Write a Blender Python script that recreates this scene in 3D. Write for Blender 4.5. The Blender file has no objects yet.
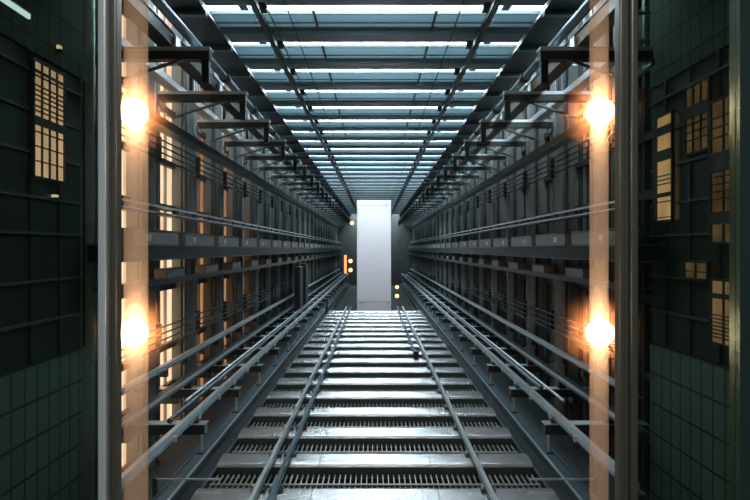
import bpy, math, random
from mathutils import Vector
random.seed(7)
SC = bpy.context.scene
COL = SC.collection
CZ = 2.75                     # eye height above the shaft's bottom slab; z below is written relative to the eye
END = 42.0                    # depth of the end wall

# ------------------------------------------------------------------ materials
def mat(name, base, metal=0.0, rough=0.5, noise=0.0, nscale=6.0, emit=None, estr=0.0, spec=None, bump=0.0, stretch=None):
    m = bpy.data.materials.new(name); m.use_nodes = True
    nt = m.node_tree; b = nt.nodes['Principled BSDF']
    b.inputs['Base Color'].default_value = (*base, 1)
    b.inputs['Metallic'].default_value = metal
    b.inputs['Roughness'].default_value = rough
    if spec is not None: b.inputs['Specular IOR Level'].default_value = spec
    if noise or bump:
        tc = nt.nodes.new('ShaderNodeTexCoord'); mp = nt.nodes.new('ShaderNodeMapping')
        if stretch: mp.inputs['Scale'].default_value = stretch
        nz = nt.nodes.new('ShaderNodeTexNoise'); nz.inputs['Scale'].default_value = nscale; nz.inputs['Detail'].default_value = 5
        nt.links.new(tc.outputs['Object'], mp.inputs['Vector']); nt.links.new(mp.outputs['Vector'], nz.inputs['Vector'])
        if noise:
            mx = nt.nodes.new('ShaderNodeMix'); mx.data_type = 'RGBA'
            mx.inputs[6].default_value = (*[c*(1-noise) for c in base], 1)
            mx.inputs[7].default_value = (*[min(1, c*(1+noise)) for c in base], 1)
            nt.links.new(nz.outputs['Fac'], mx.inputs[0]); nt.links.new(mx.outputs[2], b.inputs['Base Color'])
        if bump:
            bp = nt.nodes.new('ShaderNodeBump'); bp.inputs['Strength'].default_value = bump
            nt.links.new(nz.outputs['Fac'], bp.inputs['Height']); nt.links.new(bp.outputs['Normal'], b.inputs['Normal'])
    if emit:
        b.inputs['Emission Color'].default_value = (*emit, 1); b.inputs['Emission Strength'].default_value = estr
    return m

M = {}
M['dark'] = mat('dark_steel', (.022, .034, .038), .5, .42, .35, 4)
M['black'] = mat('black_paint', (.018, .024, .025), .0, .6, .3, 4)
M['steel'] = mat('grey_steel', (.12, .17, .185), .75, .36, .25, 5)
M['arm'] = mat('arm_steel', (.06, .072, .07), .55, .38, .25, 5)
M['bright'] = mat('bright_steel', (.76, .83, .90), .65, .32, .2, 5, stretch=(1, .15, 1))
M['blue'] = mat('blue_grey_steel', (.13, .20, .25), .5, .33, .25, 5)
M['brown'] = mat('bronze_painted_steel', (.16, .125, .085), .35, .42, .2, 5)
M['alu'] = mat('rolled_aluminium', (.88, .87, .87), .84, .27, .06, 3, stretch=(.4, 3, 3))
M['box'] = mat('box_grey', (.21, .21, .195), .2, .4, .15, 4)
M['front_shade'] = mat('bar_front_shade', (.07, .095, .088), .3, .45, .2, 3)  # shade of the bar fronts put into a dark colour
M['lbeam'] = mat('louvre_beam', (.15, .205, .22), .4, .40, .2, 4)
M['grate'] = mat('grating_steel', (.50, .52, .49), .4, .38, .3, 9)
M['column'] = mat('column_paint', (.185, .20, .19), .2, .40, .18, 3, stretch=(2, 2, .3))
M['flange'] = mat('column_flange', (.34, .36, .37), .6, .33, .2, 4)
M['wall'] = mat('facade_dark', (.022, .034, .037), .0, .6, .3, 2)
M['slab'] = mat('shaft_slab', (.030, .036, .036), .0, .7, .4, 2)
M['white'] = mat('white_enamel', (.68, .63, .65), .0, .45, .02, 2)
M['seam'] = mat('seam_grey', (.33, .31, .33), .2, .5)
M['jamb'] = mat('jamb_aluminium', (.82, .87, .87), .1, .30, .08, 3, stretch=(6, 6, .2))
M['bronze'] = mat('jamb_bronze', (.17, .165, .13), .3, .32, .12, 3, stretch=(6, 6, .2))
M['green'] = mat('green_frame', (.06, .10, .09), .3, .4, .2, 3)
M['sash'] = mat('sash_dark', (.045, .05, .05), .3, .45)
M['pane_dim'] = mat('dim_pane', (.025, .033, .036), .0, .2, .25, 2)

def emis(name, col, s, noise=0.0, scale=(1, 1, 1), grid=None):
    m = bpy.data.materials.new(name); m.use_nodes = True; nt = m.node_tree
    nt.nodes.remove(nt.nodes['Principled BSDF'])
    e = nt.nodes.new('ShaderNodeEmission'); e.inputs['Color'].default_value = (*col, 1); e.inputs['Strength'].default_value = s
    nt.links.new(e.outputs[0], nt.nodes['Material Output'].inputs['Surface'])
    if noise:
        tc = nt.nodes.new('ShaderNodeTexCoord'); mp = nt.nodes.new('ShaderNodeMapping'); mp.inputs['Scale'].default_value = scale
        nz = nt.nodes.new('ShaderNodeTexNoise'); nz.inputs['Scale'].default_value = 2.0
        mr = nt.nodes.new('ShaderNodeMapRange'); mr.inputs['From Min'].default_value = .3; mr.inputs['From Max'].default_value = .7
        mr.inputs['To Min'].default_value = s*(1-noise); mr.inputs['To Max'].default_value = s*(1+noise)
        nt.links.new(tc.outputs['Object'], mp.inputs[0]); nt.links.new(mp.outputs[0], nz.inputs['Vector'])
        nt.links.new(nz.outputs['Fac'], mr.inputs['Value']); nt.links.new(mr.outputs[0], e.inputs['Strength'])
    return m
M['amber'] = emis('amber_window_light', (1.0, .66, .41), 1.1, .25, (1, 2, .8))
M['amber_soft'] = emis('soft_amber_window_light', (1.0, .52, .24), .32, .4, (1, 2, .8))
M['amber_warm'] = emis('warm_amber_window_light', (1.0, .52, .24), .75, .3, (1, 2, .8))
M['amber_pink'] = emis('peach_window_light', (1.0, .55, .34), .95, .25, (1, 2, .8))
M['amber_low'] = emis('low_amber_window_light', (1.0, .50, .22), .14, .5, (1, 3, 2))
M['amber_deep'] = emis('deep_amber_light', (1.0, .38, .12), 1.6)
M['bulb'] = emis('bulb_light', (1.0, .63, .39), 90.0)
M['bulb_small'] = emis('small_bulb_light', (1.0, .56, .26), 2.2)
M['strip'] = emis('skylight_reflection_glow', (.75, .88, 1.0), 1.4)  # glow of a reflected skylight, put into an emissive surface

def glass(name, tint, trans, rough=.02, refl=.06):
    m = bpy.data.materials.new(name); m.use_nodes = True; nt = m.node_tree
    nt.nodes.remove(nt.nodes['Principled BSDF'])
    t = nt.nodes.new('ShaderNodeBsdfTransparent'); t.inputs['Color'].default_value = (*tint, 1)
    g = nt.nodes.new('ShaderNodeBsdfGlossy'); g.inputs['Roughness'].default_value = rough; g.inputs['Color'].default_value = (.8, .9, .88, 1)
    mx = nt.nodes.new('ShaderNodeMixShader'); mx.inputs[0].default_value = refl
    nt.links.new(t.outputs[0], mx.inputs[1]); nt.links.new(g.outputs[0], mx.inputs[2])
    nt.links.new(mx.outputs[0], nt.nodes['Material Output'].inputs['Surface'])
    return m
M['glass'] = glass('green_tinted_glass', (.68, .76, .70), .9)

def frosted(name, col, t=.6):
    m = bpy.data.materials.new(name); m.use_nodes = True; nt = m.node_tree
    nt.nodes.remove(nt.nodes['Principled BSDF'])
    a = nt.nodes.new('ShaderNodeBsdfTranslucent'); a.inputs['Color'].default_value = (*col, 1)
    g = nt.nodes.new('ShaderNodeBsdfGlossy'); g.inputs['Roughness'].default_value = .25; g.inputs['Color'].default_value = (.6, .75, .8, 1)
    d = nt.nodes.new('ShaderNodeBsdfTransparent'); d.inputs['Color'].default_value = (*[c*.9 for c in col], 1)
    m1 = nt.nodes.new('ShaderNodeMixShader'); m1.inputs[0].default_value = 1-t
    m2 = nt.nodes.new('ShaderNodeMixShader'); m2.inputs[0].default_value = .10
    nt.links.new(a.outputs[0], m1.inputs[1]); nt.links.new(d.outputs[0], m1.inputs[2])
    nt.links.new(m1.outputs[0], m2.inputs[1]); nt.links.new(g.outputs[0], m2.inputs[2])
    nt.links.new(m2.outputs[0], nt.nodes['Material Output'].inputs['Surface'])
    return m
M['teal'] = frosted('frosted_teal_glass', (.115, .150, .160), .75)

def flare_streak():  # glow of a vertical lens flare streak, put into a tube surface
    m = bpy.data.materials.new('flare_streak_glow'); m.use_nodes = True; nt = m.node_tree
    nt.nodes.remove(nt.nodes['Principled BSDF'])
    t = nt.nodes.new('ShaderNodeBsdfTransparent')
    d = nt.nodes.new('ShaderNodeBsdfDiffuse'); d.inputs['Color'].default_value = (.95, .75, .58, 1)
    l = nt.nodes.new('ShaderNodeBsdfTranslucent'); l.inputs['Color'].default_value = (.95, .70, .50, 1)
    e = nt.nodes.new('ShaderNodeEmission'); e.inputs['Color'].default_value = (1, .50, .24, 1); e.inputs['Strength'].default_value = .13
    a1 = nt.nodes.new('ShaderNodeAddShader'); a2 = nt.nodes.new('ShaderNodeMixShader'); a2.inputs[0].default_value = .5
    mx = nt.nodes.new('ShaderNodeMixShader'); mx.inputs[0].default_value = .27
    nt.links.new(d.outputs[0], a2.inputs[1]); nt.links.new(l.outputs[0], a2.inputs[2])
    nt.links.new(a2.outputs[0], a1.inputs[0]); nt.links.new(e.outputs[0], a1.inputs[1])
    nt.links.new(t.outputs[0], mx.inputs[1]); nt.links.new(a1.outputs[0], mx.inputs[2])
    nt.links.new(mx.outputs[0], nt.nodes['Material Output'].inputs['Surface'])
    return m
M['tube'] = flare_streak()

def glow_haze():  # haze ball put in to imitate the glow around each bulb
    m = bpy.data.materials.new('bulb_glow_haze'); m.use_nodes = True; nt = m.node_tree
    nt.nodes.remove(nt.nodes['Principled BSDF'])
    v = nt.nodes.new('ShaderNodeVolumeScatter'); v.inputs['Color'].default_value = (1, .46, .22, 1)
    v.inputs['Anisotropy'].default_value = 0
    tc = nt.nodes.new('ShaderNodeTexCoord'); mp = nt.nodes.new('ShaderNodeMapping'); mp.inputs['Location'].default_value = (-1, -1, -1); mp.inputs['Scale'].default_value = (2, 2, 2)
    ln = nt.nodes.new('ShaderNodeVectorMath'); ln.operation = 'LENGTH'
    mr = nt.nodes.new('ShaderNodeMapRange'); mr.interpolation_type = 'SMOOTHSTEP'; mr.inputs['From Min'].default_value = .2; mr.inputs['From Max'].default_value = 1.0
    mr.inputs['To Min'].default_value = 1.1; mr.inputs['To Max'].default_value = 0
    nt.links.new(tc.outputs['Generated'], mp.inputs[0]); nt.links.new(mp.outputs[0], ln.inputs[0]); nt.links.new(ln.outputs['Value'], mr.inputs['Value'])
    nt.links.new(mr.outputs[0], v.inputs['Density'])
    nt.links.new(v.outputs[0], nt.nodes['Material Output'].inputs['Volume'])
    return m
M['bulb_glow'] = glow_haze()

def tiles(f=1.0):
    m = bpy.data.materials.new('green_wall_tiles'); m.use_nodes = True; nt = m.node_tree; b = nt.nodes['Principled BSDF']
    tc = nt.nodes.new('ShaderNodeTexCoord'); sp = nt.nodes.new('ShaderNodeSeparateXYZ'); cb = nt.nodes.new('ShaderNodeCombineXYZ')
    br = nt.nodes.new('ShaderNodeTexBrick'); br.offset = 0; br.squash = 1
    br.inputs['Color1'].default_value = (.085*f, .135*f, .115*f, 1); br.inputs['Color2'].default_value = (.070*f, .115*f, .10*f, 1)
    br.inputs['Mortar'].default_value = (.010, .016, .016, 1)
    br.inputs['Scale'].default_value = 1; br.inputs['Mortar Size'].default_value = .012
    br.inputs['Brick Width'].default_value = .165; br.inputs['Row Height'].default_value = .30
    nt.links.new(tc.outputs['Object'], sp.inputs[0]); nt.links.new(sp.outputs['Y'], cb.inputs['X']); nt.links.new(sp.outputs['Z'], cb.inputs['Y'])
    nt.links.new(cb.outputs[0], br.inputs['Vector']); nt.links.new(br.outputs['Color'], b.inputs['Base Color'])
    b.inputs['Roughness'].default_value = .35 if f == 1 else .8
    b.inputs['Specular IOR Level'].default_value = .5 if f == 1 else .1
    return m
M['tiles'] = tiles()
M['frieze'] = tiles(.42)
M['tiles_dark'] = mat('dark_spandrel', (.022, .032, .032), .1, .3, .3, 3)

# ------------------------------------------------------------------ mesh helpers
class MB:
    def __init__(s): s.v = []; s.f = []; s.smooth = []
    def box(s, x0, x1, y0, y1, z0, z1):
        b = len(s.v)
        s.v += [(x, y, z+CZ) for x in (x0, x1) for y in (y0, y1) for z in (z0, z1)]
        for q in ((0,1,3,2),(4,6,7,5),(0,4,5,1),(2,3,7,6),(0,2,6,4),(1,5,7,3)):
            s.f.append([b+i for i in q]); s.smooth.append(False)
        return s
    def cyl(s, p0, p1, r, n=10, r1=None):
        p0 = Vector(p0); p1 = Vector(p1); d = (p1-p0).normalized()
        u = d.orthogonal().normalized(); w = d.cross(u); b = len(s.v); r1 = r if r1 is None else r1
        for p, rr in ((p0, r), (p1, r1)):
            for k in range(n):
                a = 2*math.pi*k/n; q = p + (u*math.cos(a)+w*math.sin(a))*rr
                s.v.append((q.x, q.y, q.z+CZ))
        for k in range(n):
            s.f.append([b+k, b+(k+1) % n, b+n+(k+1) % n, b+n+k]); s.smooth.append(True)
        s.caps(b, n); return s
    def prism_x(s, prof, x0, x1, smooth=True):     # prof: closed list of (y, z)
        b = len(s.v); n = len(prof)
        for x in (x0, x1): s.v += [(x, y, z+CZ) for y, z in prof]
        for k in range(n):
            s.f.append([b+k, b+(k+1) % n, b+n+(k+1) % n, b+n+k]); s.smooth.append(smooth)
        s.caps(b, n); return s
    def prism_y(s, prof, y0, y1, smooth=False):     # prof: closed list of (x, z)
        b = len(s.v); n = len(prof)
        for y in (y0, y1): s.v += [(x, y, z+CZ) for x, z in prof]
        for k in range(n):
            s.f.append([b+k, b+(k+1) % n, b+n+(k+1) % n, b+n+k]); s.smooth.append(smooth)
        s.caps(b, n); return s
    def caps(s, b, n):
        c = len(s.v); s.v += s.v[b:b+2*n]
        s.f.append([c+k for k in range(n)][::-1]); s.f.append([c+n+k for k in range(n)]); s.smooth += [False, False]
    def ball(s, c, r, n=20, m=12):
        b = len(s.v)
        s.v.append((c[0], c[1], c[2]+r+CZ))
        for i in range(1, m):
            t = math.pi*i/m
            for k in range(n):
                a = 2*math.pi*k/n
                s.v.append((c[0]+r*math.sin(t)*math.cos(a), c[1]+r*math.sin(t)*math.sin(a), c[2]+r*math.cos(t)+CZ))
        s.v.append((c[0], c[1], c[2]-r+CZ)); e = len(s.v)-1
        for k in range(n):
            s.f.append([b, b+1+k, b+1+(k+1) % n]); s.smooth.append(True)
            s.f.append([e, b+1+(m-2)*n+(k+1) % n, b+1+(m-2)*n+k]); s.smooth.append(True)
            for i in range(m-2):
                q = b+1+i*n
                s.f.append([q+k, q+n+k, q+n+(k+1) % n, q+(k+1) % n]); s.smooth.append(True)
        return s
    def build(s, name, m, parent=None, bevel=0.0):
        me = bpy.data.meshes.new(name)
        off = parent_loc(parent)
        me.from_pydata([(x-off.x, y-off.y, z-off.z) for x, y, z in s.v], [], s.f)
        import bmesh
        bm = bmesh.new(); bm.from_mesh(me)
        bmesh.ops.recalc_face_normals(bm, faces=bm.faces); bm.to_mesh(me); bm.free()
        me.polygons.foreach_set('use_smooth', s.smooth)
        me.materials.append(M[m] if isinstance(m, str) else m); me.update()
        o = bpy.data.objects.new(name, me); COL.objects.link(o)
        if parent: o.parent = parent
        if bevel:
            bv = o.modifiers.new('edge', 'BEVEL'); bv.width = bevel; bv.segments = 2; bv.limit_method = 'ANGLE'
        return o
def parent_loc(p):
    v = Vector((0, 0, 0))
    while p is not None:
        v = v + p.location; p = p.parent
    return v
def tag(o, label, cat, group=None, kind=None):
    o['label'] = label; o['category'] = cat
    if group: o['group'] = group
    if kind: o['kind'] = kind
    return o
def thing(name, loc, label, cat, group=None, kind=None):
    o = bpy.data.objects.new(name, None); COL.objects.link(o); o.empty_display_size = .1
    o.location = (loc[0], loc[1], loc[2]+CZ)
    return tag(o, label, cat, group, kind)
def struct(name, mb, m, label, cat, bevel=0.0):
    return tag(mb.build(name, m, None, bevel), label, cat, None, 'structure')
def copy_tree(o, dy, label):
    c = o.copy(); COL.objects.link(c)
    if o.parent is None: c.location.y += dy; c['label'] = label
    def rec(src, dst):
        for ch in list(src.children):
            if ch.name in made: continue
            k = ch.copy(); COL.objects.link(k); k.parent = dst; made.add(k.name)
            rec(ch, k)
    made = set(); rec(o, c)
    return c
def repeat_part(o, dys):             # copies of one part along its thing
    for d in dys:
        c = o.copy(); COL.objects.link(c); c.location.y += d
U = 'zeroth first second third fourth fifth sixth seventh eighth ninth tenth eleventh twelfth thirteenth fourteenth fifteenth sixteenth seventeenth eighteenth nineteenth'.split()
def nth(i):
    if i < 20: return U[i]
    t = {2: 'twent', 3: 'thirt', 4: 'fort'}[i//10]
    return t+'ieth' if i % 10 == 0 else t+'y-'+U[i % 10]
SIDE = {-1: 'amber-windowed wall', 1: 'dim wall'}
SHORT = {-1: 'left', 1: 'right'}
def bx(mb, s, xa, xb, y0, y1, z0, z1):      # box mirrored to side s
    a, b = sorted((s*xa, s*xb)); return mb.box(a, b, y0, y1, z0, z1)

# ------------------------------------------------------------------ shell
struct('floor', MB().box(-3.3, 3.3, -2, END+.3, -3.0, -2.75), 'slab', 'dark bottom slab of the long shaft under the gratings', 'floor')
struct('ceiling', MB().box(-2.85, 2.85, -2, 5.35, 2.62, 4.8), 'slab', 'dark solid ceiling before the first glass louvre', 'ceiling')
struct('wall_back', MB().box(-3.3, 3.3, -2.2, -2.0, -2.75, 4.8), 'slab', 'dark wall behind the viewpoint', 'wall')
struct('wall_end', MB().box(-3.3, 3.3, END, END+.25, -2.75, 4.8), 'slab', 'dark wall closing the far end of the shaft', 'wall')
for s in (-1, 1):
    struct('wall_'+SHORT[s], bx(MB(), s, 3.12, 3.35, 5.38 if s < 0 else 5.72, END, -2.75, 4.8), 'wall',
           'dark facade plane behind the columns of the '+SIDE[s], 'wall')
    # tiled wall seen through the glass
    w = thing('wall_'+SHORT[s]+'_tiled', (s*2.95, 2, -2.75), 'dark green tiled wall seen through the glass beside the '+SIDE[s], 'wall', None, 'structure')
    E5 = 5.36 if s < 0 else 5.70
    bx(MB(), s, 2.80, 3.2, -2, E5, -2.75, -.94).build('tile_dado', 'tiles', w)
    bx(MB(), s, 2.82, 3.2, -2, E5, -.94, 1.62).build('spandrel', 'tiles_dark', w)
    bx(MB(), s, 2.80, 3.2, -2, E5, 1.62, 2.62).build('tile_frieze', 'frieze', w)
    for i, z in enumerate((-.62, -.28, .12, .42, .78, 1.12, 1.45)):
        bx(MB(), s, 2.795, 2.82, -2, E5, z, z+.022).build('ledge_strip', 'green', w)
    for k in range(11):
        y = 1.2+.42*k
        bx(MB(), s, 2.80, 2.82, y, y+.02, -.94, 1.62).build('mullion', 'sash', w)

# lit windows in the tiled walls
def tile_window(n, s, y0, y1, z0, z1, m, cols, bars, label):
    w = thing('window_%d' % n, (s*2.79, (y0+y1)/2, z0), label, 'window', None, 'structure')
    bx(MB(), s, 2.785, 2.794, y0, y1, z0, z1).build('pane', m, w)
    f = MB()
    for a, b, c, d in ((y0-.02, y1+.02, z1, z1+.02), (y0-.02, y1+.02, z0-.02, z0), (y0-.02, y0, z0, z1), (y1, y1+.02, z0, z1)):
        bx(f, s, 2.765, 2.795, a, b, c, d)
    f.build('window_frame', 'sash', w)
    g = MB()
    for k in range(1, cols):
        y = y0+(y1-y0)*k/cols; bx(g, s, 2.768, 2.784, y-.005, y+.005, z0, z1)
    g.build('muntins', 'sash', w)
    for za, zb in bars:
        bx(MB(), s, 2.762, 2.784, y0, y1, za, zb).build('blind_slat', 'sash', w)
thin = lambda zs, t=.008: [(z, z+t) for z in zs]
tile_window(1, -1, 4.56, 5.0, .60, 1.54, 'amber_pink', 4, thin((1.42, 1.34, 1.30, 1.26, 1.22, 1.17, 1.13, .96, .84, .72)) + [(1.02, 1.09), (1.45, 1.47)],
            'tall amber window with slatted blind behind the glass near the cool painted skylight reflection')
tile_window(2, 1, 5.24, 5.52, .28, 1.28, 'amber_warm', 1, thin((.3, .45, .62, .66, .70)) + [(.85, .95), (1.1, 1.18), (.5, .54)],
            'narrow amber window with broken blind slats in the dim tiled wall')
tile_window(3, 1, 4.30, 4.62, .06, 1.20, 'amber_low', 2, thin((.4, .46, .52, .58, .9, .98, 1.06)) + [(.62, .78), (.2, .3)],
            'dim amber window beside the green upright behind the tinted glass')
tile_window(4, 1, 4.66, 5.0, .85, 1.42, 'amber_low', 3, thin((.95, 1.02, 1.09)) + [(1.15, 1.25)],
            'small dim window high in the dim tiled wall under the frieze')
tile_window(5, 1, 4.30, 4.62, -.76, -.26, 'amber_soft', 2, thin((-.72, -.69, -.66, -.63, -.60, -.57, -.54)) + [(-.40, -.36)],
            'low amber window with close blind slats above the tile dado')
tile_window(6, 1, 4.68, 5.02, -.25, -.12, 'amber_low', 2, thin((-.2,)), 'letterbox-shaped dim window low in the dim tiled wall')
# small fittings, and a glowing stand-in for a skylight reflection, on the tiled wall behind the glass
t = thing('skylight_reflection', (-2.72, 4.38, 1.84), 'cool white glowing stand-in for a skylight reflection high on the tiled wall behind glass', 'lamp')
bx(MB(), -1, 2.775, 2.80, 4.15, 4.53, 1.895, 1.905).build('lamp_housing', 'sash', t); bx(MB(), -1, 2.78, 2.80, 4.17, 4.52, 1.855, 1.894).build('diffuser', 'strip', t)  # glowing strip imitates a reflected skylight; its housing is added
t = thing('wall_lamp', (-2.75, 4.93, 1.76), 'tiny warm lamp on the tiles above the tall amber window', 'lamp')
bx(MB(), -1, 2.76, 2.80, 4.92, 4.97, 1.75, 1.76).build('lamp_housing', 'sash', t); bx(MB(), -1, 2.775, 2.80, 4.92, 4.97, 1.761, 1.795).build('diffuser', 'amber', t)
t = thing('wall_lamp', (-2.75, 4.93, .47), 'tiny warm lamp on the wall below the tall amber window', 'lamp')
bx(MB(), -1, 2.76, 2.82, 4.88, 4.94, .44, .45).build('lamp_housing', 'sash', t); bx(MB(), -1, 2.785, 2.82, 4.88, 4.93, .451, .475).build('diffuser', 'amber', t)

# ------------------------------------------------------------------ columns and facade windows
NCOL, P = 24, 1.55
for s in (-1, 1):
    for k in range(0 if s < 0 else 1, NCOL):
        y = 5.52+P*k
        lab = 'tall grey-brown facade column, %s in line from the glass along the %s' % (nth(k+1), SIDE[s])
        if k == (0 if s < 0 else 1):
            y1st = k
            c = thing('facade_column', (s*2.95, y, -2.75), lab, 'column', 'facade columns of the '+SIDE[s], 'thing')
            bx(MB(), s, 2.93, 3.115, y-.15, y+.20, -2.745, 4.75).build('shaft', 'column', c, .01)
            pr = [(s*(2.929-.145*math.sin(math.pi*i/12)), y+.02-.145*math.cos(math.pi*i/12)) for i in range(13)]
            m = MB(); n = len(pr)
            m.v = [(px, py, z+CZ) for z in (-2.745, 4.75) for px, py in pr]
            m.f = [[i, i+1, n+i+1, n+i] for i in range(n-1)] + [[n-1, 0, n, 2*n-1]]; m.smooth = [True]*(n-1) + [False]
            m.caps(0, n); m.build('pilaster', 'column', c)
            bx(MB(), s, 2.80, 2.928, y+.172, y+.198, -2.745, 4.75).build('flange', 'flange', c)
            MB().cyl((s*2.865, y-.175, -2.745), (s*2.865, y-.175, 4.75), .028, 8).build('downpipe', 'steel', c)
            first = c
        else: copy_tree(first, P*(k-y1st), lab)
wn = 10
ZB = (-2.7, -2.02, -1.42, -.55, .60, 1.25, 2.02, 2.9, 3.8, 4.7)
for s in (-1, 1):
    for k in range(NCOL-1):
        y0 = 5.70+P*k; y1 = y0+P-.3
        wn += 1
        lit = 'amber' if (s < 0 and k < 2) else ('amber_soft' if s < 0 and k < 5 else 'pane_dim')
        if k < 7:
            w = thing('window_%d' % wn, (s*3.08, y0, -2.7), '%s tall window between the %s and %s columns of the %s' %
                      ('glowing amber' if s < 0 and k < 5 else 'unlit dark', nth(k+1), nth(k+2), SIDE[s]), 'window', None, 'structure')
            f = MB()
            for z in ZB: bx(f, s, 3.02, 3.115, y0+.01, y1-.01, z-.045, z+.045)
            bx(f, s, 3.03, 3.115, (y0+y1)/2-.03, (y0+y1)/2+.03, -2.7, 4.7)
            f.build('window_frame', 'sash', w)
            for yy in (y0+.36, y1-.36): bx(MB(), s, 3.035, 3.07, yy-.018, yy+.018, -2.7, 4.7).build('mullion', 'flange', w)
            for z, z2 in zip(ZB[:-1], ZB[1:]):
                bx(MB(), s, 3.075, 3.10, y0+.01, y1-.01, z+.05, z2-.05).build('pane', lit, w)
            if s > 0 and k < 3:
                for z in (.9, 1.5, -.2): bx(MB(), s, 3.06, 3.074, y0+.1, y0+.32, z, z+.22).build('lit_pane', 'amber_soft', w)
        else:
            w = thing('window_%d' % wn, (s*3.08, y0, -2.7), 'unlit dark window between the %s and %s columns of the %s' % (nth(k+1), nth(k+2), SIDE[s]), 'window', None, 'structure')
            bx(MB(), s, 3.075, 3.10, y0+.01, y1-.01, -2.7, 4.7).build('pane', 'pane_dim', w)
            if k < 10:
                for yy in (y0+.36, y1-.36): bx(MB(), s, 3.035, 3.07, yy-.018, yy+.018, -2.7, 4.7).build('mullion', 'flange', w)

# ------------------------------------------------------------------ ceiling louvres
NL, LP = 33, 1.05
def louvre(y=5.74, gap=.11):
    t = thing('ceiling_louvre', (0, y, 2.55), '', 'ceiling louvre', 'glass louvre rows of the ceiling')
    m = MB(); m.box(-1.78, 1.78, y-.13, y+.16, 2.575, 2.67); m.build('beam', 'lbeam', t)
    m = MB(); m.box(-1.78, 1.78, y-.12, y+.15, 2.56, 2.574); m.build('beam_flange', 'lbeam', t)
    for x0, x1 in ((-1.78, -.651), (-.649, .649), (.651, 1.78)):
        m = MB(); m.box(x0, x1, y+.16+gap, y+.18+gap, 2.525, 2.56).build('glazing_bar', 'bright', t)
        m = MB(); m.box(x0, x1, y+.184+gap, y+.53, 2.535, 2.55).build('glass_panel', 'teal', t)
        m = MB(); m.box(x0, x1, y+.532, y+.548, 2.53, 2.57).build('glazing_bar', 'dark', t)
        m = MB(); m.box(x0, x1, y+.55, y+.68, 2.545, 2.56).build('glass_panel', 'teal', t)
    m = MB(); m.cyl((-1.78, y+.775, 2.585), (1.78, y+.775, 2.585), .085, 18).build('round_tube', 'steel', t)
    for x in (-.65, .65):
        m = MB(); m.box(x-.012, x+.012, y+.17, y+.67, 2.50, 2.524); m.build('seam_clip', 'dark', t)
    return t
lv = louvre()
llab = lambda k: 'glass ceiling louvre row with steel tube, %s counted from the glass doors' % nth(k+1)
lv['label'] = llab(0)
l2 = louvre(5.74+LP, .05); l2['label'] = llab(1)
for k in range(2, NL):
    c = copy_tree(l2, LP*(k-1), llab(k))
    if k in (14, 15, 16):          # glass left out to let more daylight onto the white tower
        for ch in list(c.children):
            if ch.name.startswith('glass_panel'): bpy.data.objects.remove(ch)
for s in (-1, 1):
    struct('skylight_blocker_'+SHORT[s], bx(MB(), s, 2.27, 3.12, 5.36, END, 4.3, 4.5), 'slab', 'added unseen strip blocking skylight high above the columns of the '+SIDE[s], 'ceiling')  # added out of view to keep skylight off the walls
for s in (-1, 1):
    t = thing('edge_beam', (s*1.97, 5.3, 2.55), 'dark box beam along the ceiling edge on the side of the '+SIDE[s], 'beam', None, 'thing')
    bx(MB(), s, 1.79, 2.14, 5.36, END-.01, 2.52, 2.80).build('box_section', 'dark', t)
    bx(MB(), s, 2.08, 2.11, 5.36, END-.01, 2.801, 3.7).build('light_baffle', 'dark', t)  # baffle added to shade the upper columns from the skylight
    o = bx(MB(), s, 1.786, 2.16, 5.9, 5.98, 2.47, 2.518).build('hanger_plate', 'steel', t); repeat_part(o, [LP*k for k in range(1, NL)])
    # rails with clamps under the louvres
    t = thing('ceiling_rail', (s*1.2, 5.4, 2.40), 'thin dark clamped rail under the ceiling louvres on the side of the '+SIDE[s], 'rail')
    bx(MB(), s, 1.17, 1.23, 5.4, END-.05, 2.41, 2.47).build('rail_bar', 'dark', t)
    bx(MB(), s, 1.185, 1.215, 5.4, END-.05, 2.395, 2.409).build('lower_flange', 'steel', t)
    o = bx(MB(), s, 1.12, 1.27, 5.76, 5.88, 2.475, 2.538).build('clamp', 'black', t); repeat_part(o, [LP*k for k in range(1, NL)])
    o = bx(MB(), s, 1.235, 1.275, 5.98, 6.05, 2.43, 2.47).build('bolt', 'bright', t); repeat_part(o, [LP*k for k in range(1, 7)])
for x, l in ((-1.10, 'thin dark wire under the ceiling, next to the rail by the amber-windowed wall'),
             (-.90, 'thin dark wire under the ceiling, one gap inward from the wire beside the rail'),
             (.88, 'lone thin dark wire under the ceiling louvres on the dim wall side')):
    t = thing('hanging_wire', (x, 5.4, 2.46), l, 'wire', 'wires under the ceiling')
    MB().cyl((x, 5.4, 2.46), (x, END-.1, 2.46), .007, 6).build('strand', 'black', t)

# ------------------------------------------------------------------ floor bars and gratings
def bar_profile(y0, w=.34, top=-2.50, low=-2.745):
    pr = [(y0, low), (y0, -2.555)]
    for i in range(9):                        # rounded nose towards the glass
        a = math.pi/2*i/8
        pr.append((y0+.045-.045*math.cos(a), -2.555+.042*math.sin(a)))
    for i in range(1, 6):                     # slightly crowned top
        q = i/5; pr.append((y0+.045+(w-.09)*q, -2.513+.013*math.sin(math.pi*min(1, q*.55+.05))))
    pr += [(y0+w-.02, -2.512), (y0+w, -2.54), (y0+w, low)]
    return pr
NF, FP, F0 = 36, 1.0, 5.56
def floor_bar():
    t = thing('floor_bar', (0, F0+.23, -2.745), '', 'floor bar', 'rounded metal bars across the floor')
    for x0, x1 in ((-1.85, -.655), (-.645, .645), (.655, 1.85)):
        MB().prism_x(bar_profile(F0), x0, x1).build('metal_cover', 'alu', t)
    MB().box(-1.85, 1.85, F0-.012, F0-.001, -2.70, -2.555).build('shade_strip', 'front_shade', t)  # dark strip added for the shade on the bar's front face
    MB().box(-1.855, -1.851, F0+.04, F0+.30, -2.744, -2.54).build('end_cap', 'dark', t)
    return t
fb = floor_bar(); flab = lambda k: 'rounded aluminium bar across the floor, %s from the front edge' % nth(k+1)
fb['label'] = flab(0)
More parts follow.
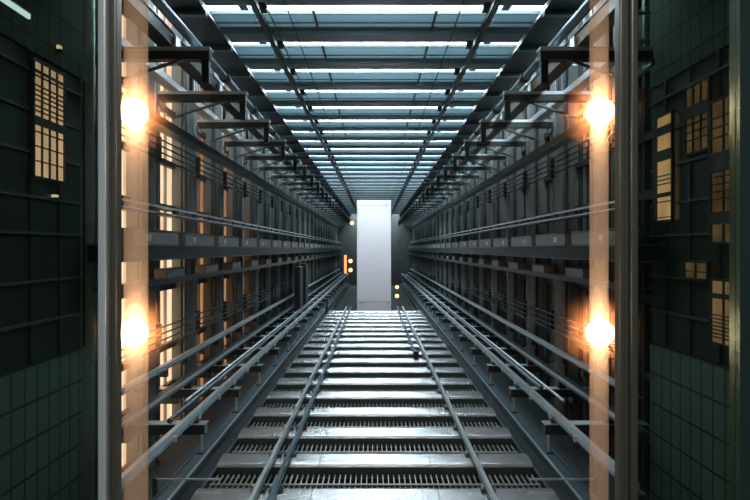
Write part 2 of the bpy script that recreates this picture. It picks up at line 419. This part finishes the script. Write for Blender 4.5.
def grating():
    y0 = F0+.355; y1 = F0+FP-.03
    t = thing('floor_grating', (0, y0, -2.745), '', 'grating', 'steel gratings between the floor bars')
    m = MB()
    for i in range(60):
        x = -1.83+i*.062; m.box(x-.006, x+.006, y0, y1, -2.655, -2.63)
    m.build('grate_slats', 'grate', t)
    MB().cyl((-1.84, (y0+y1)/2, -2.618), (1.84, (y0+y1)/2, -2.618), .012, 8).build('cross_rod', 'grate', t)
    for yy in (y0+.02, y1-.05):
        MB().box(-1.84, 1.84, yy, yy+.03, -2.744, -2.656).build('bearer', 'black', t)
    return t
gt = grating(); glab = lambda k: 'steel bar grating set in the floor behind the %s aluminium bar' % nth(k+1)
gt['label'] = glab(0)
TY0, TY1 = 23.75, 24.9
for k in range(1, NF):
    y = F0+FP*k
    if y+.36 < TY0: copy_tree(fb, FP*k, flab(k))
    if y+FP < TY0+.02 and k < 16: copy_tree(gt, FP*k, glab(k))

# rails along the floor (they stand on the bars, crown at z = -2.50)
def floor_rail(x, y0, y1, label, w=.04, m='bright'):
    t = thing('floor_rail', (x, y0, -2.5), label, 'rail')
    MB().box(x-w/2, x+w/2, y0, y1, -2.465, -2.41).build('rail_head', m, t)
    MB().box(x-w*.7, x+w*.7, y0, y1, -2.478, -2.466).build('rail_foot', 'steel', t)
    k0 = max(0, math.ceil((y0-F0)/FP)); n = int((y1-F0-.3)/FP)
    yy = F0+FP*k0+.18
    o = MB().box(x-.075, x+.075, yy, yy+.09, -2.499, -2.479).build('clamp_plate', 'dark', t)
    repeat_part(o, [FP*i for i in range(1, n-k0)])
    o = MB().cyl((x-.055, yy+.045, -2.478), (x-.055, yy+.045, -2.44), .016, 8).build('bolt', 'bright', t)
    repeat_part(o, [FP*i for i in range(1, min(14, n-k0))])
    return t
TIN = TY0-.1
floor_rail(-1.20, 5.0, TIN, 'slim pale floor rail, outer one of the close pair beside the amber-windowed wall')
floor_rail(-1.02, 5.0, TIN, 'slim dark floor rail, inner one of the close pair beside the amber-windowed wall', .04, 'blue')
floor_rail(1.165, 5.0, TIN, 'long slim pale floor rail on the side of the dim wall', .04)
t = floor_rail(.94, 12.9, TIN, 'short floor rail ending at a dark buffer, beside the long rail near the white tower', .04, 'blue')
MB().box(.88, 1.0, 12.7, 12.89, -2.50, -2.33).build('end_buffer', 'black', t)

# the white tower
t = thing('lift_tower', (-.04, 24.3, -2.745), 'tall smooth white rectangular tower standing at the far end of the floor bars', 'tower')
MB().box(-.765, .68, TY0, TY1, -2.744, 2.08).build('body', 'white', t, .02)
MB().box(-.72, .64, TY0-.008, TY0-.001, -2.25, -2.225).build('lower_seam', 'seam', t)
MB().box(-.66, .60, TY0-.008, TY0-.001, 1.85, 1.865).build('upper_seam', 'seam', t)
for x in (-.60, .52): MB().box(x, x+.12, TY0-.014, TY0-.001, -2.30, -2.26).build('screw_tab', 'seam', t)
MB().box(.46, .50, TY0-.014, TY0-.001, 1.80, 1.90).build('latch', 'seam', t)

# ------------------------------------------------------------------ side structure, both walls
ys = lambda x: x*560/258
CLR = 2.735      # inner face that is clear of the columns' pipes
for s in (-1, 1):
    S = SIDE[s]
    # upper arms carry the upper beams
    for k in range(NCOL-1):
        y = 5.56+P*k
        lab = 'horizontal steel arm under the ceiling edge, %s from the glass on the %s' % (nth(k+1), S)
        if k == 0:
            t = thing('bracket_arm', (s*2.7, y, 1.87), lab, 'bracket', 'upper arms of the '+S)
            bx(MB(), s, 1.63, CLR, y-.05, y+.05, 1.87, 1.975).build('arm_bar', 'arm', t)
            bx(MB(), s, 1.62, CLR, y-.075, y+.075, 1.976, 1.985).build('top_flange', 'bright', t)
            bx(MB(), s, 1.62, CLR, y-.064, y-.051, 1.95, 1.975).build('front_lip', 'bright', t)
            bx(MB(), s, 1.64, 1.71, y-.035, y+.035, 1.64, 1.869).build('end_block', 'dark', t)
            bx(MB(), s, 2.70, CLR, y-.09, y+.09, 1.80, 1.869).build('mounting_plate', 'steel', t)
            MB().cyl((s*1.9, y-.03, 1.87), (s*2.55, y-.03, 1.66), .018, 8).build('brace', 'steel', t)
            first = t
        else: copy_tree(first, P*k, lab)
    yS = 5.0
    m = 'dark' if s < 0 else 'brown'
    t = thing('rail_beam', (s*2.05, yS, 1.99), 'heavy %s beam lying across the upper arms of the %s' % ('dark' if s < 0 else 'bronze-brown', S), 'beam', None, 'thing')
    bx(MB(), s, 1.99, 2.11, ys(1.99), END-.1, 2.0, 2.12).build('web', m, t)
    bx(MB(), s, 1.975, 2.125, ys(1.975), END-.1, 1.987, 1.999).build('bottom_flange', m, t)
    bx(MB(), s, 1.975, 2.125, ys(1.975), END-.1, 2.121, 2.133).build('top_flange', 'steel', t)
    o = bx(MB(), s, 1.955, 1.974, 5.50, 5.62, 1.987, 2.10).build('clip_hanger', 'bright', t); repeat_part(o, [P*k for k in range(1, NCOL-1)])
    t = thing('conduit_pipe', (s*1.82, yS, 2.06), 'round blue-grey conduit beside the heavy beam on the upper arms of the '+S, 'pipe')
    MB().cyl((s*1.80, ys(1.80), 2.055), (s*1.80, END-.1, 2.055), .045, 12).build('pipe', 'blue', t)
    o = MB().cyl((s*1.80, 5.9, 2.055), (s*1.80, 5.99, 2.055), .062, 12).build('collar_hanger', 'dark', t); repeat_part(o, [P/2*k for k in range(1, 30)])
    t = thing('tray_rail', (s*2.5, yS, 1.99), 'pale grey flat tray on the upper arms close to the '+S, 'cable tray')
    bx(MB(), s, 2.46, 2.60, ys(2.46), END-.1, 1.988, 2.0).build('tray_base', 'bright', t)
    bx(MB(), s, 2.46, 2.472, ys(2.46), END-.1, 2.001, 2.07).build('tray_lip', 'bright', t)
    bx(MB(), s, 2.588, 2.60, ys(2.588), END-.1, 2.001, 2.07).build('tray_lip', 'bright', t)
    t = thing('ledger_rail_beam', (s*2.66, yS, 1.55), 'dark ledger beam under the upper arms along the '+S, 'beam', None, 'thing')
    bx(MB(), s, 2.59, 2.71, ys(2.59), END-.1, 1.50, 1.61).build('web', m, t)
    bx(MB(), s, 2.57, CLR, ys(2.57), END-.1, 1.488, 1.499).build('flange', 'steel', t)
    t = thing('handrail_pipe', (s*2.3, yS, 2.34), 'slender dark pipe held above the upper arms of the '+S, 'pipe')
    MB().cyl((s*2.33, ys(2.33), 2.34), (s*2.33, END-.1, 2.34), .03, 10).build('pipe', 'steel', t)
    o = bx(MB(), s, 2.31, 2.35, 5.53, 5.59, 1.988, 2.308).build('post', 'dark', t); o2 = bx(MB(), s, 2.365, CLR, 5.54, 5.565, 2.325, 2.35).build('tie_hanger', 'steel', t); repeat_part(o2, [P*k for k in range(1, NCOL-1)]); repeat_part(o, [P*k for k in range(1, NCOL-1)])
    # wall cables
    def cable(x, z, dz, label, grp):
        c = thing('hanging_cable', (s*x, 4.9, z), label, 'cable', grp)
        pts = []
        MB().cyl((s*x, ys(x), z), (s*x, END-.1, z), .011, 6).build('strand', 'black', c)
    for i, z in enumerate((1.36, 1.28, 1.20, 1.12)):
        cable(2.66, z, 0, '%s black cable down from the upper ledger beam along the %s' % (nth(i+1), S), 'upper cables of the '+S)
    for i, z in enumerate((-.98, -1.06, -1.14, -1.22)):
        cable(2.66, z, 0, '%s black cable above the lower handrail along the %s' % (nth(4-i), S), 'lower cables of the '+S)
    t = thing('cable_hanger_strip', (s*2.71, 5.4, -1.3), 'set of small clips holding the wall cables of the '+S, 'cable clip')
    for z0, z1 in ((1.08, 1.40), (-1.26, -.94)):
        o = bx(MB(), s, 2.672, CLR, 6.98, 7.02, z0, z1).build('clip', 'dark', t); repeat_part(o, [P*k for k in range(0+1, 12)])
    # middle service run
    t = thing('cable_ladder_rail', (s*2.6, yS, .43), 'pale twin-rail cable ladder running at mid height along the '+S, 'cable ladder')
    for z in (.43, .51): bx(MB(), s, 2.64, 2.68, ys(2.64), END-.1, z, z+.024).build('side_rail', 'bright', t)
    o = bx(MB(), s, 2.645, 2.675, 5.85, 6.01, .455, .509).build('rung_block', 'dark', t); repeat_part(o, [P/2*k for k in range(1, 38)])
    bx(MB(), s, 2.50, 2.636, ys(2.50), END-.1, .40, .415).build('shelf', 'steel', t)
    t = thing('service_rail_beam', (s*2.55, yS, -.13), 'dark channel beam at eye level carrying long boxes along the '+S, 'beam', None, 'thing')
    bx(MB(), s, 2.44, 2.72, ys(2.44), END-.1, -.115, .03).build('channel', 'dark', t)
    bx(MB(), s, 2.42, CLR, ys(2.42), END-.1, .031, .042).build('top_flange', 'steel', t)
    bx(MB(), s, 2.42, CLR, ys(2.42), END-.1, -.128, -.116).build('bottom_flange', 'steel', t)
    for k in range(NCOL-1):
        y = 5.72+P*k
        lab = 'long grey service box on the eye-level beam, %s from the glass along the %s' % (nth(k+1), S)
        if k == 0:
            t = thing('service_box', (s*2.55, y, .043), lab, 'box', 'long boxes of the '+S)
            bx(MB(), s, 2.46, 2.70, y, y+1.30, .043, .20).build('casing', 'box', t, .01)
            bx(MB(), s, 2.45, 2.71, y-.01, y+1.31, .201, .218).build('lid', 'steel', t)
            bx(MB(), s, 2.452, 2.459, y+.3, y+.42, .09, .16).build('latch', 'bright', t)
            bx(MB(), s, 2.52, 2.64, y+1.302, y+1.46, .08, .16).build('coupling', 'dark', t)
            first = t
        else: copy_tree(first, P*k, lab)
    t = thing('shelf_rail', (s*2.6, yS, -.42), 'narrow steel shelf below the eye-level beam along the '+S, 'shelf')
    bx(MB(), s, 2.50, CLR, ys(2.50), END-.1, -.40, -.37).build('shelf_board', 'steel', t)
    bx(MB(), s, 2.488, 2.499, ys(2.488), END-.1, -.42, -.35).build('shelf_lip', 'arm', t)
    for k in range(NCOL-1):
        y = 6.80+P*k
        lab = 'small grey junction box on the narrow shelf, %s from the glass along the %s' % (nth(k+1), S)
        if k == 0:
            t = thing('junction_box', (s*2.6, y, -.369), lab, 'box', 'junction boxes of the '+S)
            bx(MB(), s, 2.52, 2.68, y, y+.62, -.369, -.25).build('casing', 'box', t, .008)
            bx(MB(), s, 2.51, 2.69, y-.01, y+.63, -.249, -.238).build('lid', 'steel', t)
            MB().cyl((s*2.6, y+.62, -.31), (s*2.6, y+.80, -.31), .025, 8).build('cable_gland', 'dark', t)
            first = t
        else: copy_tree(first, P*k, lab)
    # lower arms and rails
    for k in range(NCOL-1):
        y = 6.20+P*k
        lab = 'horizontal steel arm above the floor edge, %s from the glass on the %s' % (nth(k+1), S)
        if k == 0:
            t = thing('bracket_arm', (s*2.7, y, -2.0), lab, 'bracket', 'lower arms of the '+S)
            bx(MB(), s, 1.87, 3.0, y-.05, y+.05, -2.04, -1.93).build('arm_bar', 'arm', t)
            bx(MB(), s, 1.86, 3.0, y-.07, y+.07, -1.929, -1.92).build('top_flange', 'bright', t)
            bx(MB(), s, 1.91, 1.93, y-.01, y+.01, -2.24, -2.041).build('hanger', 'bright', t)
            bx(MB(), s, 1.89, 1.97, y-.04, y+.04, -2.262, -2.241).build('foot_plate', 'steel', t)
            bx(MB(), s, 2.70, 3.0, y-.09, y+.09, -2.12, -2.041).build('mounting_plate', 'steel', t)
            first = t
        else: copy_tree(first, P*k, lab)
    t = thing('guide_rail', (s*2.02, 4.5, -1.92), 'bright guide rail with clips on the inner ends of the lower arms, '+S, 'rail')
    bx(MB(), s, 1.985, 2.035, ys(1.985), END-.1, -1.86, -1.80).build('rail_head', 'bright', t)
    bx(MB(), s, 1.96, 2.06, ys(1.96), END-.1, -1.874, -1.861).build('rail_foot', 'blue', t)
    o = bx(MB(), s, 1.94, 2.08, 6.16, 6.24, -1.919, -1.875).build('clip', 'steel', t); repeat_part(o, [P*i for i in range(1, NCOL-1)])
    o = MB().cyl((s*1.95, 5.45, -1.875), (s*1.95, 5.45, -1.82), .022, 8).build('bolt', 'bright', t); repeat_part(o, [P/2*i for i in range(1, 20)])
    t = thing('tray_rail', (s*2.6, 4.9, -1.92), 'broad grey tray lying on the lower arms near the '+S, 'cable tray')
    bx(MB(), s, 2.50, 2.66, ys(2.50), END-.1, -1.80, -1.77).build('tray_base', 'steel', t)
    bx(MB(), s, 2.50, 2.515, ys(2.50), END-.1, -1.769, -1.73).build('tray_lip', 'bright', t)
    o = bx(MB(), s, 2.53, 2.63, 6.15, 6.25, -1.919, -1.801).build('riser_hanger', 'dark', t); repeat_part(o, [P*i for i in range(1, NCOL-1)])
    t = thing('lower_conduit_rail', (s*2.3, 5, -1.92), 'thin pale conduit between the guide rail and the broad tray, '+S, 'pipe')
    MB().cyl((s*2.26, 6.15 if s < 0 else 7.6, -1.888), (s*2.26, END-.1, -1.888), .028, 10).build('pipe', 'steel', t)
    MB().cyl((s*2.36, 7.0, -1.898), (s*2.36, END-.1, -1.898), .018, 10).build('side_pipe', 'bright', t)
    t = thing('handrail', (s*2.7, 4.9, -1.5), 'light handrail on angle brackets low along the '+S, 'handrail')
    bx(MB(), s, 2.645, 2.70, ys(2.645), END-.1, -1.51, -1.46).build('rail_bar', 'bright', t)
    bx(MB(), s, 2.625, 2.72, ys(2.625), END-.1, -1.522, -1.511).build('rail_foot', 'steel', t)
    o = bx(MB(), s, 2.63, 2.72, 6.3, 6.36, -1.62, -1.523).build('angle_bracket', 'arm', t); repeat_part(o, [P/2*i for i in range(1, 38)])
    # edge of the floor
    t = thing('floor_edge_rail', (s*2.1, 4.5, -2.744), 'broad blue-grey box beam along the floor edge by the '+S, 'beam', None, 'thing')
    bx(MB(), s, 2.06, 2.22, ys(2.06), END-.1, -2.744, -2.52).build('box_section', 'blue', t)
    bx(MB(), s, 2.05, 2.075, ys(2.05), END-.1, -2.519, -2.50).build('edge_lip', 'bright', t)
    bx(MB(), s, 2.20, 2.23, ys(2.20), END-.1, -2.519, -2.50).build('edge_lip', 'steel', t)
    t = thing('edge_strip_rail', (s*1.93, 4.5, -2.744), 'dark ledge with a thin bright edge beside the floor bars, '+S, 'ledge')
    bx(MB(), s, 1.87, 2.045, ys(1.87), END-.1, -2.744, -2.60).build('ledge_body', 'black', t)
    bx(MB(), s, 1.86, 1.885, ys(1.86), END-.1, -2.599, -2.575).build('edge_angle', 'blue', t)
    t = thing('tie_rail_rod', (s*2.1, 5.95, -2.25), 'thin bright tie rod across the floor edge gap by the '+S, 'rod')
    bx(MB(), s, 1.62, 2.30, 5.88, 5.905, -2.43, -2.415).build('rod', 'bright', t)
    bx(MB(), s, 2.30, 2.33, 5.86, 5.925, -2.745, -2.40).build('post', 'steel', t)

# control cabinets on the amber-windowed side
for k, (y, h) in enumerate(((17.2, .0), (18.6, .06))):
    t = thing('control_cabinet', (-2.45, y, -1.75), 'dark upright control cabinet above the lower tray, %s by the amber-windowed wall' % ('nearer one' if k == 0 else 'farther one'), 'cabinet')
    MB().box(-2.48, -2.30, y, y+.7, -1.84, -.55+h).build('cabinet_body', 'black', t, .01)
    MB().box(-2.42, -2.32, y-.012, y-.001, -1.7, -.7+h).build('cabinet_door', 'dark', t)
    MB().box(-2.294, -2.285, y+.3, y+.34, -1.3, -1.1).build('handle_hanger', 'steel', t)
t = thing('buffer_post', (-1.72, 22.5, -2.6), 'dark upright post on the ledge beyond the floor rails, amber-windowed side', 'post')
MB().box(-1.98, -1.90, 22.4, 22.5, -2.55, -1.94).build('post_body', 'black', t); MB().box(-2.0, -1.89, 22.38, 22.52, -2.574, -2.551).build('base_plate', 'dark', t)

# far lamps near the white tower
def far_lamp(x, y, z, r, label, z0):
    t = thing('wall_lamp', (x, y, z), label, 'lamp', 'little lamps near the white tower')
    MB().ball((x, y, z), r, 12, 8).build('bulb', 'bulb_small', t)
    MB().cyl((x, y+r*.8, z), (x, y+r*.8+.15, z), r*.5, 8).build('lamp_base', 'dark', t)
Y = 27.0; q = Y/560
far_lamp(-24.5*q, Y, -12*q, .10, 'upper of two little bright lamps by the orange panel beside the white tower', 0)
far_lamp(-24.5*q, Y, -21*q, .10, 'lower of two little bright lamps by the orange panel beside the white tower', 0)
far_lamp(22*q, Y, -38*q, .09, 'upper of two little warm lamps low beside the white tower, dim wall side', 0)
far_lamp(22*q, Y, -47*q, .10, 'lower of two little warm lamps low beside the white tower, dim wall side', 0)
far_lamp(-23*q, Y, 26*q, .10, 'little lamp high beside the white tower under the ceiling rail', 0)
t = thing('wall_lamp_panel', (-30*q, Y+.1, -24*q), 'narrow upright orange light panel between the amber-windowed wall and white tower', 'lamp')
MB().box(-31*q, -28.5*q, Y+.1, Y+.16, -24.5*q, -6*q).build('diffuser', 'amber_deep', t)
MB().box(-31.4*q, -28.1*q, Y+.161, Y+.25, -25*q, -5.5*q).build('lamp_housing', 'dark', t)

# ------------------------------------------------------------------ glass doors either side of the viewpoint
YD = 2.0; k = YD/560
def door(n, s, inner, seam, outer, edge, label):
    d = thing('door_%d' % n, (s*inner*k, YD, -2.745), label, 'glass door', None, 'structure')
    bx(MB(), s, inner*k, seam*k, YD, YD+.05, -2.745, 2.61).build('inner_stile', 'bronze', d, .006)
    bx(MB(), s, (inner+4)*k, (seam-3)*k, YD-.008, YD-.001, -2.745, 2.61).build('stile_bead', 'bronze', d)
    bx(MB(), s, seam*k, outer*k, YD-.02, YD+.04, -2.745, 2.61).build('outer_stile', 'jamb' if s < 0 else 'bronze', d, .006)
    bx(MB(), s, outer*k+.001, edge*k, YD+.01, YD+.022, -2.70, 2.57).build('pane', 'glass', d)
    bx(MB(), s, outer*k, edge*k, YD, YD+.03, 2.571, 2.61).build('top_rail', 'green', d)
    bx(MB(), s, outer*k, edge*k, YD, YD+.03, -2.745, -2.701).build('bottom_rail', 'green', d)
    bx(MB(), s, edge*k+.001, (edge+20)*k, YD-.01, YD+.05, -2.745, 2.61).build('end_stile', 'green', d)
door(1, -1, 259, 267, 275, 420, 'tinted green glass door with pale aluminium jamb beside the tall amber window')
door(2, 1, 245, 254, 261, 363, 'tinted green glass door with bronze jamb on the dim side')

# bulb pairs beyond the doors; added tube imitates lens flare, haze balls imitate glow
for s, x, tpx, tr, side in ((-1, -241, -239, 12.0, 'pale aluminium'), (1, 225, 224, 9.5, 'bronze')):
    q = 2.6/560; y = 2.6; xx = x*q; tx = tpx*2.73/560
    t = thing('bulbs_flare_tube', (xx, y, -2.745), 'two brilliant round bulbs on a tall added tube that stands in for their lens flare beside the %s door jamb' % side, 'lamp')
    MB().cyl((tx, y+.13, -2.70), (tx, y+.13, 2.58), tr*q, 24).build('flare_tube', 'tube', t)
    MB().cyl((tx, y+.13, -2.745), (tx, y+.13, -2.701), .08, 16).build('flare_tube_base', 'dark', t)
    MB().cyl((tx, y+.13, 2.581), (tx, y+.13, 2.618), .07, 16).build('flare_tube_cap', 'dark', t)
    for z in (137*q, -84*q):
        b = MB().ball((xx, y, z), 13*q, 24, 14).build('bulb', 'bulb', t)
        MB().ball((xx, y, z), 47*q, 28, 16).build('bulb_glow', 'bulb_glow', b)

# ------------------------------------------------------------------ daylight
w = bpy.data.worlds.new('sky'); SC.world = w; w.use_nodes = True
bg = w.node_tree.nodes['Background']; bg.inputs['Color'].default_value = (.78, .92, 1.0, 1); bg.inputs['Strength'].default_value = 27.0
pl = bpy.data.lights.new('skylight_opening', 'AREA'); pl.shape = 'RECTANGLE'; pl.size = 6.0; pl.size_y = END-5.4
pl.cycles.is_portal = True
po = bpy.data.objects.new('skylight_opening', pl); COL.objects.link(po); po.location = (0, (END+5.4)/2, CZ+4.7)

# unseen fill lamp added above and behind the viewpoint to brighten the door jambs
cl = bpy.data.lights.new('unseen_jamb_fill', 'AREA'); cl.shape = 'RECTANGLE'; cl.size = 1.6; cl.size_y = .8; cl.energy = 85; cl.color = (.9, .97, 1)
clo = bpy.data.objects.new('unseen_jamb_fill', cl); COL.objects.link(clo); clo.location = (0, -.9, CZ+2.56)
t = thing('unseen_fill_lamp', (0, -.9, 2.62), 'added unseen fill lamp brightening the door jambs, above and behind the glass doors', 'lamp')
MB().box(-.82, .82, -1.32, -.48, 2.57, 2.619).build('lamp_housing', 'sash', t)  # housing of the added unseen fill lamp
# ------------------------------------------------------------------ camera and colour
cam = bpy.data.cameras.new('camera'); co = bpy.data.objects.new('camera', cam); COL.objects.link(co)
co.location = (0, 0, CZ); co.rotation_euler = (math.pi/2, 0, 0)
cam.sensor_width = 36; cam.lens = 560/750*36; cam.clip_end = 200; cam.clip_start = .05
cam.shift_y = 1/750*-1
SC.camera = co
SC.view_settings.view_transform = 'Standard'; SC.view_settings.look = 'None'
SC.view_settings.exposure = 0.0; SC.view_settings.gamma = 1; SC.view_settings.use_curve_mapping = False
SC.cycles.use_denoising = True
SC.cycles.max_bounces = 8; SC.cycles.transparent_max_bounces = 24; SC.cycles.sample_clamp_indirect = 4
